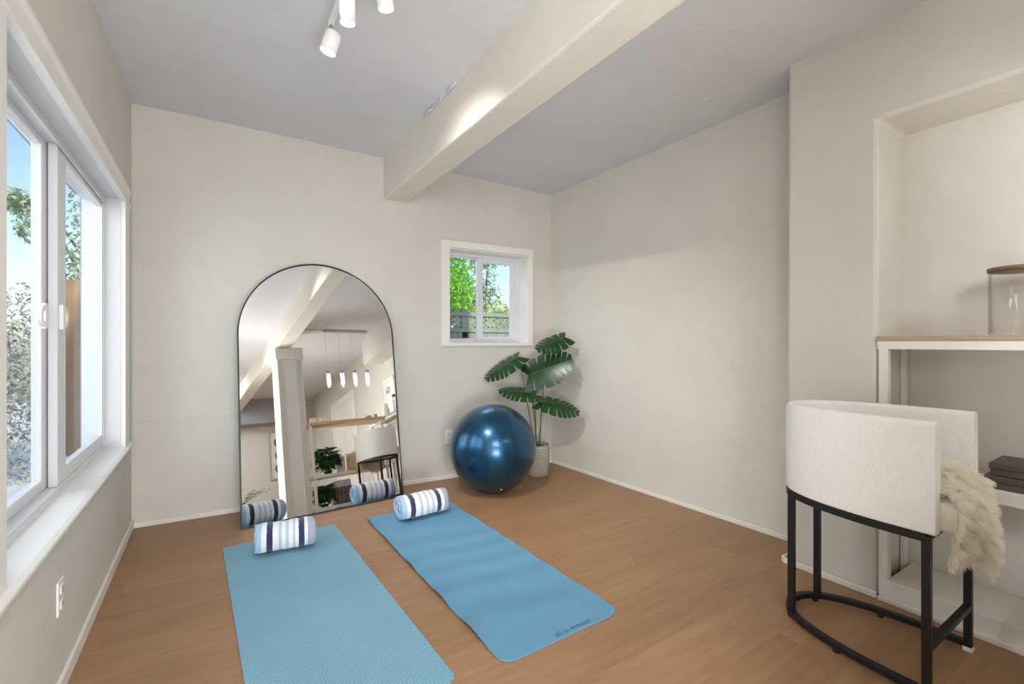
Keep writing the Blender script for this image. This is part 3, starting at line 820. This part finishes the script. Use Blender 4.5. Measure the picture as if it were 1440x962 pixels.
# seat cushion
def superU(a, b, y0, yend): return U(a, b, y0, yend, 30)
sp = superU(A_-.054, B_-.075, CY0, .488)
vs = []; N = len(sp); cyc = .74
prof_s = [(.572, .97), (.585, 1.0), (.64, 1.0), (.668, .97), (.682, .9), (.688, .6), (.689, .2)]
for z, s in prof_s: vs += [(CX+(x-CX)*s, cyc+(y-cyc)*s, z) for x, y in sp]
fs = [(k*N+i, k*N+(i+1) % N, (k+1)*N+(i+1) % N, (k+1)*N+i) for k in range(len(prof_s)-1) for i in range(N)]
fs += [tuple(range(N))[::-1], tuple((len(prof_s)-1)*N+i for i in range(N))]
obj('seat', MB().add(vs, fs, True), M['linen_seat'], st)
# black frame
rp = U(A_-.012, B_-.012, CY0, .555)
obj('seat_rail', MB().tube([(x, y, .552) for x, y in rp], .012, square=True, w=.013), M['black'], st, .002)
obj('foot_ring', MB().tube([(x, y, .026) for x, y in rp], .013, square=True, w=.012), M['black'], st, .002)
for x, y in (rp[6], rp[14], rp[24], rp[32]): obj('glide', MB().lathe([(.012, 0), (.012, .014)], 12, (x, y, .0005)), M['black'], st)
LEGS = ((CX-A_+.013, .556), (CX+A_-.013, .556), (CX-.118, CY0+.430), (CX+.118, CY0+.430))
for k, (x, y) in enumerate(LEGS):
    obj('leg', MB().box(x-.0125, x+.0125, y-.0125, y+.0125, .012 if k > 1 else .0, .56), M['black'], st, .002)
obj('footrest', MB().box(LEGS[0][0], LEGS[1][0], .544, .568, .165, .187), M['black'], st, .002)
obj('frame_crossbar', MB().box(LEGS[0][0], LEGS[1][0], .546, .566, .545, .565), M['black'], st, .002)
obj('foot_cap', MB().box(LEGS[1][0]-.0145, LEGS[1][0]+.0145, .541, .571, .0, .018), M['plastic'], st, .003)['label'] = 'white chipped cap on the far front foot'

# ------------------------------------------------------------------ sheepskin thrown over the seat front
def drape(u, v):
    """u 0..1 across x, v 0..1 from the seat back to the hanging hem"""
    x = 2.10+.33*u
    prof = [(.86, .70), (.72, .712), (.60, .718), (.545, .716), (.51, .70), (.492, .655), (.488, .59), (.492, .52), (.498, .462)]
    f = v*(len(prof)-1); i = min(int(f), len(prof)-2); t = f-i
    y = prof[i][0]*(1-t)+prof[i+1][0]*t; z = prof[i][1]*(1-t)+prof[i+1][1]*t
    if v > .45:
        w_ = (v-.45)/.55
        x = CX+(x-CX)*(1+.04*w_)+.012*math.sin(u*9)*w_
        y += .018*math.sin(u*7+1)*w_ - .03*math.sin(PI*u)*w_*.8
        z += .035*w_*(math.sin(u*6.5+.5)-.6*abs(u-.5))
    else:
        near = max(0, .32-u)/.32
        z += .02*math.sin(PI*u)+.012*math.sin(u*8)*math.sin(v*12)
    return Vector((x, y, z))
NU, NV = 26, 44
vs = [drape(i/NU, j_/NV) for j_ in range(NV+1) for i in range(NU+1)]
fs = [(j_*(NU+1)+i, j_*(NU+1)+i+1, (j_+1)*(NU+1)+i+1, (j_+1)*(NU+1)+i) for j_ in range(NV) for i in range(NU)]
sk = thing('sheepskin_throw', (CX, .6, .70), 'fluffy cream sheepskin draped over the front of the stool seat', 'sheepskin')
obj('hide', MB().add(vs, fs, True), M['fur'], sk)
fr_ = random.Random(11); mb = MB(); fv, ff = [], []
clump = {}
for q in range(32000):
    u, v = fr_.random(), fr_.random()**.85
    p = drape(u, v); du = drape(min(1, u+.01), v)-drape(max(0, u-.01), v); dv = drape(u, min(1, v+.01))-drape(u, max(0, v-.01))
    nn = du.cross(dv).normalized()
    if nn.y > .2 or nn.z < -.3: nn = -nn
    key = (int(u*15), int(v*24))
    if key not in clump: clump[key] = Vector((fr_.uniform(-1, 1), fr_.uniform(-1, 1), fr_.uniform(-1, .4)))
    d = (nn*1.1+clump[key]*.6+Vector((fr_.uniform(-1, 1), fr_.uniform(-1, 1), fr_.uniform(-1, 1)))*.25+Vector((0, -.1, -.35))).normalized()
    edge = min(u, 1-u, (1-v))
    if edge < .06:
        out = Vector((0, 0, 0))
        if u < .06: out.x -= .9
        if u > .94: out.x += .9
        if v > .94: out.z -= 1
        d = (d+out).normalized()
    Lh = fr_.uniform(.026, .046); side = d.cross(Vector((fr_.uniform(-1, 1), fr_.uniform(-1, 1), fr_.uniform(-1, 1)))).normalized()
    g = Vector((0, 0, -1)); o_ = len(fv); wd = .0017
    for k in range(4):
        t = k/3; c_ = p+d*Lh*t+g*Lh*.16*t*t+side*(.006*math.sin(t*4+q))+clump[key]*.008*t*t
        w_ = wd*(1-t*.8)
        fv += [tuple(c_+side*w_), tuple(c_-side*w_)]
    ff += [(o_+2*k, o_+2*k+1, o_+2*k+3, o_+2*k+2) for k in range(3)]
obj('fur', MB().add(fv, ff, True), M['fur'], sk, fix=False)

# ------------------------------------------------------------------ things on and in the mirrored shelving
def candle(x, y, label):
    t = thing('candle_cube', (x, y, 1.25), label, 'candle')
    obj('holder', MB().box(x-.04, x+.04, y-.04, y+.04, 1.2505, 1.325), M['candle'], t, .008)
    obj('wick', MB().tube([(x, y, 1.325), (x+.002, y, 1.34)], .002, 6), M['black'], t)
candle(1.612, .12, 'cream candle block on the mirrored counter beside the column')
candle(1.745, .12, 'second cream candle block from the column on mirrored counter')
def vase(name, x, y, z, prof, mat, label, cat):
    return tag(obj(name, MB().lathe(prof, 32, (x, y, z), True, False), mat, loc=(x, y, z)), label, cat)
vase('brass_bowl', 2.46, .06, 1.2505, [(.03, 0), (.05, .02), (.055, .05), (.05, .052), (.045, .02), (.001, .015)], M['gold'], 'small brass bowl on the mirrored counter near the recess', 'bowl')
vase('brass_cup', 2.58, .06, 1.2505, [(.028, 0), (.03, .07), (.027, .07), (.026, .01), (.001, .008)], M['gold'], 'small brass cup on the mirrored counter corner', 'cup')
vase('white_vase', 2.80, -.02, 1.2485, [(.05, 0), (.065, .05), (.06, .16), (.035, .22), (.038, .24), (.032, .24), (.03, .21)], M['ceramic'], 'white vase on the oak shelf seen in mirror edge', 'vase')

def palm(name, x, y, z, label, n, H, R, seed, pot_h=.1):
    r = random.Random(seed); t = thing(name, (x, y, z), label, 'potted palm')
    obj('pot', MB().lathe([(.045, 0), (.06, pot_h), (.054, pot_h), (.05, pot_h-.01), (.001, pot_h-.012)], 28, (x, y, z), True, False), M['table'], t)
    for k in range(n):
        a = 2*PI*k/n+r.uniform(-.3, .3); reach = R*r.uniform(.6, 1); hh = H*r.uniform(.25, 1)
        P = [Vector((x+math.cos(a)*reach*s, y+math.sin(a)*reach*s*.55, z+pot_h*.8+hh*(math.sin(s*2.3)))) for s in [i/10 for i in range(11)]]
        mb = MB().tube(P, .0022, 5)
        for i in range(2, 11):
            d = (P[i]-P[i-1]).normalized(); s = d.cross(Vector((0, 0, 1))).normalized()
            for sg in (-1, 1):
                l = .12*math.sin(PI*i/12)+.03; tip = P[i]+s*sg*l+d*l*.55-Vector((0, 0, l*.35)); w_ = d*.009
                mb.add([P[i]-w_, P[i]+w_, P[i]*.5+tip*.5+w_*1.3, tip, P[i]*.5+tip*.5-w_*1.3], [(0, 1, 2, 3, 4)])
        obj('frond', mb, M['palm'], t, fix=False)
palm('potted_palm', 1.79, .03, .5055, 'bushy palm on the upper mirrored shelf beside the column', 30, .34, .20, 1, .05)
palm('potted_palm', 1.70, .04, .0705, 'palm on the bottom mirrored shelf left of the basket', 22, .27, .13, 2, .04)
# basket
bk_ = thing('twig_basket', (1.95, .04, .07), 'woven twig basket with grey liner on the bottom mirrored shelf', 'basket')
mb = MB()
r = random.Random(4)
for k in range(11):
    z = .075+k*.021
    for (a, b2) in (((1.84, .15), (2.07, .15)), ((1.84, -.08), (2.07, -.08)), ((1.84, -.08), (1.84, .15)), ((2.07, -.08), (2.07, .15))):
        pts = [(a[0]+(b2[0]-a[0])*i/6+r.uniform(-.003, .003), a[1]+(b2[1]-a[1])*i/6+r.uniform(-.003, .003), z+r.uniform(-.004, .004)) for i in range(7)]
        mb.tube(pts, .007, 6)
obj('twigs', mb, M['twig'], bk_)
mb = MB()
for x in (1.86, 1.91, 1.96, 2.01, 2.05): mb.box(x-.005, x+.005, .155, .162, .072, .31)
obj('stake', mb, M['twig'], bk_)
obj('liner', MB().box(1.845, 2.065, -.075, .145, .08, .395), M['basket_grey'], bk_, .02, 3)
# cushions and box on the upper mirrored shelf
def pillow(cx_, cy_, cz_, w_, h_, d_, mat, label):
    vs = []; fs = []; n = 12
    for s in (-1, 1):
        for j_ in range(n+1):
            for i in range(n+1):
                a, b2 = i/n*2-1, j_/n*2-1; th = max(0, (1-a**4)*(1-b2**4))**.5
                k = 1-.06*(1-abs(b2))*abs(a)**3
                vs.append((cx_+a*w_/2*k, cy_+s*d_/2*th, cz_+(b2+1)*h_/2))
    N = (n+1)**2
    for s in (0, 1):
        for j_ in range(n):
            for i in range(n):
                a = s*N+j_*(n+1)+i; fs.append((a, a+1, a+n+2, a+n+1))
    return tag(obj('cushion', MB().add(vs, fs, True), mat, loc=(cx_, cy_, cz_)), label, 'cushion')
pillow(2.0, -.06, .506, .15, .24, .12, M['linen_seat'], 'cream cushion on the mirrored shelf beside the palm')
pillow(2.17, -.06, .506, .16, .27, .12, M['cushion'], 'tan cushion on the mirrored shelf behind the stool')
tag(obj('wooden_box', MB().box(2.2, 2.36, -.08, .08, .0705, .22), M['cushion'], None, .006, loc=(2.28, 0, .0705)), 'tan box on the bottom mirrored shelf behind stool legs', 'box')

# framed print in the recess
f = thing('framed_print', (2.985, -.16, 1.34), 'white framed print on the recess wall seen in mirror', 'picture')
obj('frame', rect_frame(MB(), 2.965, 2.99, -.37, .05, 1.34, 1.97, .06, .06, .06, .06), M['trim'], f, .004)
obj('print', MB().box(2.975, 2.985, -.32, 0, 1.39, 1.92), M['art'], f)

# pendants
pl = thing('pendant_light', (2.2, .09, 2.73), 'linear pendant lamp with four glowing glass cylinders seen in mirror', 'pendant lamp')
obj('canopy', MB().box(1.88, 2.58, .065, .115, 2.685, 2.735), M['chrome'], pl, .004)
obj('conduit', MB().tube([(1.39, .09, 2.725), (1.88, .09, 2.725)], .008, 8), M['black'], pl)
for x in (1.90, 2.11, 2.31, 2.51):
    s = obj('lamp_shade', MB().lathe([(.036, 0), (.036, .20), (.033, .20), (.033, 0)], 24, (x, .09, 1.82), False, False), M['jar_glass'], pl)
    obj('bulb', MB().lathe([(.001, .0), (.028, .001), (.028, .165), (.001, .166)], 20, (x, .09, 1.83), False, False), M['pendant_glow'], s)
    obj('socket', MB().lathe([(.001, .166), (.037, .166), (.037, .205), (.012, .212), (.001, .212)], 20, (x, .09, 1.83), False, False), M['chrome'], s)
    obj('cord', MB().tube([(x, .09, 2.03), (x, .09, 2.69)], .0015, 6), M['chrome'], s)

# door in the right wall, far wall picture and low table (all seen in the mirror)
d = sthing('door_1', (2.99, -2.5, 0), 'white panelled door in the right wall seen in mirror', 'door')
mb = MB().box(2.955, 2.995, -3.2, -3.07, 0, 2.06).box(2.955, 2.995, -1.93, -1.80, 0, 2.06).box(2.95, 2.995, -3.23, -1.77, 2.06, 2.2)
obj('door_frame', mb, M['door'], d, .008)
dl = obj('door_leaf', MB().box(2.972, 2.992, -3.07, -1.93, .01, 2.06), M['door'], d)
mb = MB()
for y0, y1 in ((-2.95, -2.55), (-2.45, -2.05)):
    for z0, z1 in ((.2, .9), (1.05, 1.9)): rect_frame(mb, 2.964, 2.973, y0, y1, z0, z1, .03, .03, .03, .03)
obj('door_panel', mb, M['door'], dl, .004)
obj('door_handle', MB().tube([(2.972, -2.0, 1.0), (2.93, -2.0, 1.0), (2.93, -2.1, 1.0)], .009, 8), M['chrome'], dl)
p = thing('abstract_picture', (2.2, YF, .92), 'tall silver framed picture with grey blots on far wall', 'picture')
mb = MB()
def yframe(mb, x0, x1, z0, z1, w_, y0, y1):
    mb.box(x0, x0+w_, y0, y1, z0, z1); mb.box(x1-w_, x1, y0, y1, z0, z1); mb.box(x0+w_, x1-w_, y0, y1, z0, z0+w_); mb.box(x0+w_, x1-w_, y0, y1, z1-w_, z1); return mb
obj('frame', yframe(MB(), 1.96, 2.46, .90, 1.98, .035, YF+.002, YF+.035), M['frame_silver'], p, .004)
obj('print', MB().box(1.99, 2.43, YF+.004, YF+.016, .93, 1.95), M['paper'], p)
mb = MB()
for z, s in ((1.72, 1), (1.43, .9), (1.14, 1)): mb.sphere((2.2, YF+.017, z), .13, 16, 10, (s, .02, .9))
obj('ink_blot', mb, M['art_shape'], p)
t = thing('low_table', (1.2, -3.1, 0), 'low dark table with thin legs by far wall', 'table')
obj('table_top', MB().box(.75, 1.56, -3.35, -2.85, .315, .335), M['table'], t, .003)
for x in (.78, 1.53):
    for y in (-3.32, -2.88): obj('leg', MB().box(x-.012, x+.012, y-.012, y+.012, 0, .315), M['table'], t)
obj('lower_rail', MB().box(.78, 1.53, -2.89, -2.87, .27, .285), M['table'], t)
t = thing('sprig_vase', (1.2, -3.1, .335), 'dark vase of thin leafy sprigs on the low table', 'vase')
obj('vase', MB().lathe([(.03, 0), (.05, .04), (.04, .08), (.02, .11), (.022, .12), (.017, .12)], 24, (1.2, -3.1, .3355), True, False), M['table'], t)
r = random.Random(9)
for k in range(6):
    a = r.uniform(-.2, .5); P = [Vector((1.2+a*1.1*s, -3.1+.1*math.sin(k)*s, .44+.28*s*r.uniform(.9, 1.1)-.1*s*s)) for s in [i/7 for i in range(8)]]
    mb = MB().tube(P, .003, 5)
    for q in P[2:]:
        for sg in (-1, 1):
            tip = q+Vector((.03*sg, 0, .03)); mb.add([q, q+Vector((.012*sg+.006, .01, .02)), tip, q+Vector((.012*sg-.006, -.01, .02))], [(0, 1, 2, 3)])
    obj('sprig', mb, M['palm'], t, fix=False)

# ------------------------------------------------------------------ outside
struct('ground', MB().box(-9, 12, -7, 16, -.35, -.25), M['patio'], 'pale paved yard outside the windows', 'ground')
# lattice fence behind the house
lf_ = thing('lattice_fence', (2.9, 5.4, -.25), 'grey garden fence with lattice top outside the small window', 'fence')
mb = MB(); r = random.Random(21)
x = 1.0
while x < 5.4:
    mb.box(x, x+.145, 5.40, 5.42, -.25, 1.36); x += .15
obj('board_panel', mb, M['fence'], lf_)
mb = MB().box(1.0, 5.4, 5.38, 5.44, 1.56, 1.61).box(1.0, 5.4, 5.38, 5.44, 1.35, 1.395).box(1.0, 5.4, 5.375, 5.40, 1.24, 1.275)
obj('fence_rail', mb, M['fence'], lf_)
for x in (1.0, 2.72, 4.5): obj('fence_post', MB().box(x, x+.09, 5.40, 5.49, -.25, 1.64), M['fence'], lf_)
mb = MB(); h = .2
k = 0.8
while k < 5.4:
    for s in (-1, 1):
        xa, xb = (k, k+h) if s > 0 else (k+h, k)
        y = 5.405 if s > 0 else 5.413
        dx = .014
        mb.add([(xa-dx, y, 1.39), (xa+dx, y, 1.39), (xb+dx, y, 1.57), (xb-dx, y, 1.57)], [(0, 1, 2, 3)])
    k += .066
obj('lattice', mb, M['fence'], lf_, fix=False)
bf = thing('board_fence', (-1.3, 5.6, -.25), 'brown board fence outside the far pane of left window', 'fence')
mb = MB(); x = -1.12
while x < .4: mb.box(x, x+.135, 5.6, 5.62, -.25, 1.78); x += .14
obj('board_panel', mb, M['fence_brown'], bf)
obj('fence_post', MB().box(-1.2, -1.11, 5.58, 5.67, -.25, 1.84), M['fence_brown'], bf)

def leaf_cloud(mb, boxes, n, size, r, hang=.3):
    for k in range(n):
        cx_, cy_, cz_, rx, ry, rz = boxes[r.randrange(len(boxes))]
        while True:
            q = Vector((r.uniform(-1, 1), r.uniform(-1, 1), r.uniform(-1, 1)))
            if q.length < 1: break
        p = Vector((cx_+q.x*rx, cy_+q.y*ry, cz_+q.z*rz)); s = size*r.uniform(.6, 1.4)
        d = Vector((r.uniform(-1, 1), r.uniform(-1, 1), r.uniform(-1, 1)-hang)).normalized(); n_ = d.cross(Vector((r.uniform(-1, 1), r.uniform(-1, 1), r.uniform(-1, 1)))).normalized()
        mb.add([p, p+d*s*.5+n_*s*.28, p+d*s, p+d*s*.5-n_*s*.28], [(0, 1, 2, 3)])
    return mb
def tree(name, label, x, y, H, boxes, n, size, mat, seed, cat='tree'):
    r = random.Random(seed); t = thing(name, (x, y, -.25), label, cat)
    P = [(x+.05*math.sin(i*1.1), y, -.25+(H+.25)*i/8) for i in range(9)]
    mb = MB().tube(P, [.024-.018*i/8 for i in range(9)], 8)
    for (a, b2, c_, rx, ry, rz) in boxes:
        zz = min(H, max(.2, c_-rz*.7)); mb.tube([(x, y, zz*.85), ((x+a)/2, (y+b2)/2, (zz+c_)/2), (a, b2, c_)], [.014, .01, .005], 6)
        for q in range(4):
            mb.tube([(a, b2, c_), (a+r.uniform(-1, 1)*rx*.8, b2+r.uniform(-1, 1)*ry*.8, c_+r.uniform(-1, 1)*rz*.8)], [.009, .003], 5)
    obj('trunk', mb, M['trunk'], t)
    obj('crown', leaf_cloud(MB(), boxes, n, size, r), mat, t, fix=False)
    return t
tree('leafy_tree', 'bright green leafy tree outside left pane of small window', 2.75, 6.0, 2.6, [(2.55, 5.9, 2.15, .32, .3, .45), (2.85, 6.1, 2.5, .4, .3, .35), (2.75, 5.9, 1.85, .35, .25, .3), (3.05, 6.2, 2.0, .2, .3, .35)], 3600, .065, M['foliage'], 31)
tree('slender_tree', 'pale thin tree outside right pane of small window', 3.75, 6.6, 2.8, [(3.6, 6.6, 2.35, .35, .3, .4), (3.85, 6.6, 2.65, .35, .3, .2), (3.45, 6.5, 1.85, .3, .3, .25), (3.75, 6.6, 2.0, .3, .2, .25)], 1500, .055, M['foliage_grey'], 32)
tree('yellow_bush', 'yellow green bush rising behind the lattice fence', 3.6, 6.0, 1.7, [(3.55, 6.0, 1.6, .5, .2, .25), (3.95, 6.1, 1.55, .4, .2, .2), (3.1, 5.95, 1.6, .3, .2, .2), (2.6, 5.8, 1.55, .4, .15, .2)], 2600, .05, M['foliage2'], 33, 'bush')
tree('shade_tree', 'tree with hanging leaves outside the left window', -1.15, 6.4, 2.6, [(-1.05, 6.4, 2.45, .32, .3, .45), (-1.45, 6.4, 2.35, .18, .2, .16), (-1.62, 6.5, 2.6, .1, .15, .12), (-1.05, 6.2, 1.95, .22, .2, .25)], 1700, .055, M['foliage_grey'], 34)
hr = random.Random(40)
hd = thing('flowering_hedge', (-2.0, 6.9, -.25), 'grey green hedge with pink blossoms outside the left window', 'hedge')
obj('hedge_leaves', leaf_cloud(MB(), [(-1.7, 6.9, .75, .55, .4, 1.1), (-2.3, 6.9, .8, .6, .4, 1.15), (-2.9, 7, .8, .6, .4, 1.1), (-1.35, 7.1, .5, .35, .3, .7)], 13000, .05, hr), M['hedge'], hd, fix=False)
obj('blossom', leaf_cloud(MB(), [(-1.6, 6.45, .45, .3, .06, .35)], 45, .035, hr), M['flower'], hd, fix=False)

# ------------------------------------------------------------------ light
W = bpy.data.worlds.new('sky'); SC.world = W; W.use_nodes = True
nt = W.node_tree; bg = nt.nodes['Background']
sky = nt.nodes.new('ShaderNodeTexSky'); sky.sky_type = 'NISHITA'; sky.sun_disc = False
sky.sun_elevation = math.radians(42); sky.sun_rotation = math.radians(165); sky.air_density = 1.0; sky.dust_density = 1.2; sky.ozone_density = 1.2
nt.links.new(sky.outputs[0], bg.inputs[0]); bg.inputs[1].default_value = .24

def lamp(name, typ, loc, energy, col=(1, 1, 1), target=None, **kw):
    l = bpy.data.lights.new(name, typ); l.energy = energy; l.color = col
    for k, v in kw.items(): setattr(l, k, v)
    o = bpy.data.objects.new(name, l); COL.objects.link(o); o.location = loc
    if target is not None:
        o.rotation_euler = (Vector(target)-Vector(loc)).to_track_quat('-Z', 'Y').to_euler()
    return o
lamp('sun', 'SUN', (3, -3, 8), 4.5, (1, .97, .9), target=(2.4, -.2, 6.0), angle=math.radians(2))
lamp('window_sky_fill', 'AREA', (-1.6, 2.3, 1.9), 34, (.95, .98, 1), target=(1.0, 2.6, .9), shape='RECTANGLE', size=2.0, size_y=1.6)  # area lamp added outside the window, standing in for brighter sky
lamp('small_window_sky_fill', 'AREA', (2.1, 4.25, 2.35), 8, (.95, .98, 1), target=(1.9, 2.6, .6), shape='RECTANGLE', size=.8, size_y=.5)  # extra area lamp in place of sky light at the small window
lamp('spot_lamp', 'SPOT', (.42, 1.90, 2.64), 150, (1, .975, .94), target=(2.5, 3.2, .45), spot_size=math.radians(83), spot_blend=1.0, shadow_soft_size=.022)
lamp('spot_lamp', 'SPOT', (.44, 2.2, 2.5), 12, (1, .96, .9), target=(.1, 2.6, .0), spot_size=math.radians(120), spot_blend=.9, shadow_soft_size=.04)
lamp('spot_lamp', 'SPOT', (.58, 1.82, 2.54), 16, (1, .96, .9), target=(1.6, 1.7, .0), spot_size=math.radians(110), spot_blend=.9, shadow_soft_size=.04)
for x in (1.90, 2.11, 2.31, 2.51):
    lamp('pendant_bulb_light', 'POINT', (x, .09, 1.80), 2.4, (1, .985, .96), shadow_soft_size=.004)
lamp('rear_fill_light', 'AREA', (.15, -.9, 2.1), 38, (.95, .975, 1), target=(.8, .95, 0), shape='RECTANGLE', size=1.0, size_y=1.0)  # unseen fill panel added behind the camera to brighten the room
lamp('ceiling_fill_uplight', 'AREA', (.2, -1.0, .4), 60, (.95, .975, 1), target=(.9, 2.6, 2.6), shape='RECTANGLE', size=1.1, size_y=.9)  # low uplight added behind the camera to lift the ceiling
lamp('far_end_fill_light', 'AREA', (.2, -3.0, 2.5), 60, (.95, .975, 1), target=(1.4, -3.0, 0), shape='RECTANGLE', size=1.0, size_y=1.2)  # added fill, brightens the far end shown in the mirror

# ------------------------------------------------------------------ camera
cam = bpy.data.cameras.new('camera'); co = bpy.data.objects.new('camera', cam); COL.objects.link(co)
cam.sensor_width = 36; cam.lens = 650/1440*36; cam.clip_start = .02
co.location = (0, 0, 1.22); co.rotation_euler = (PI/2, 0, -math.radians(32.868))
SC.camera = co
SC.view_settings.view_transform = 'Standard'; SC.view_settings.look = 'None'
SC.view_settings.exposure = 0.0; SC.view_settings.gamma = 1.0
SC.cycles.max_bounces = 10; SC.cycles.diffuse_bounces = 5; SC.cycles.glossy_bounces = 5; SC.cycles.transparent_max_bounces = 12
SC.cycles.use_denoising = True; SC.cycles.sample_clamp_indirect = 6
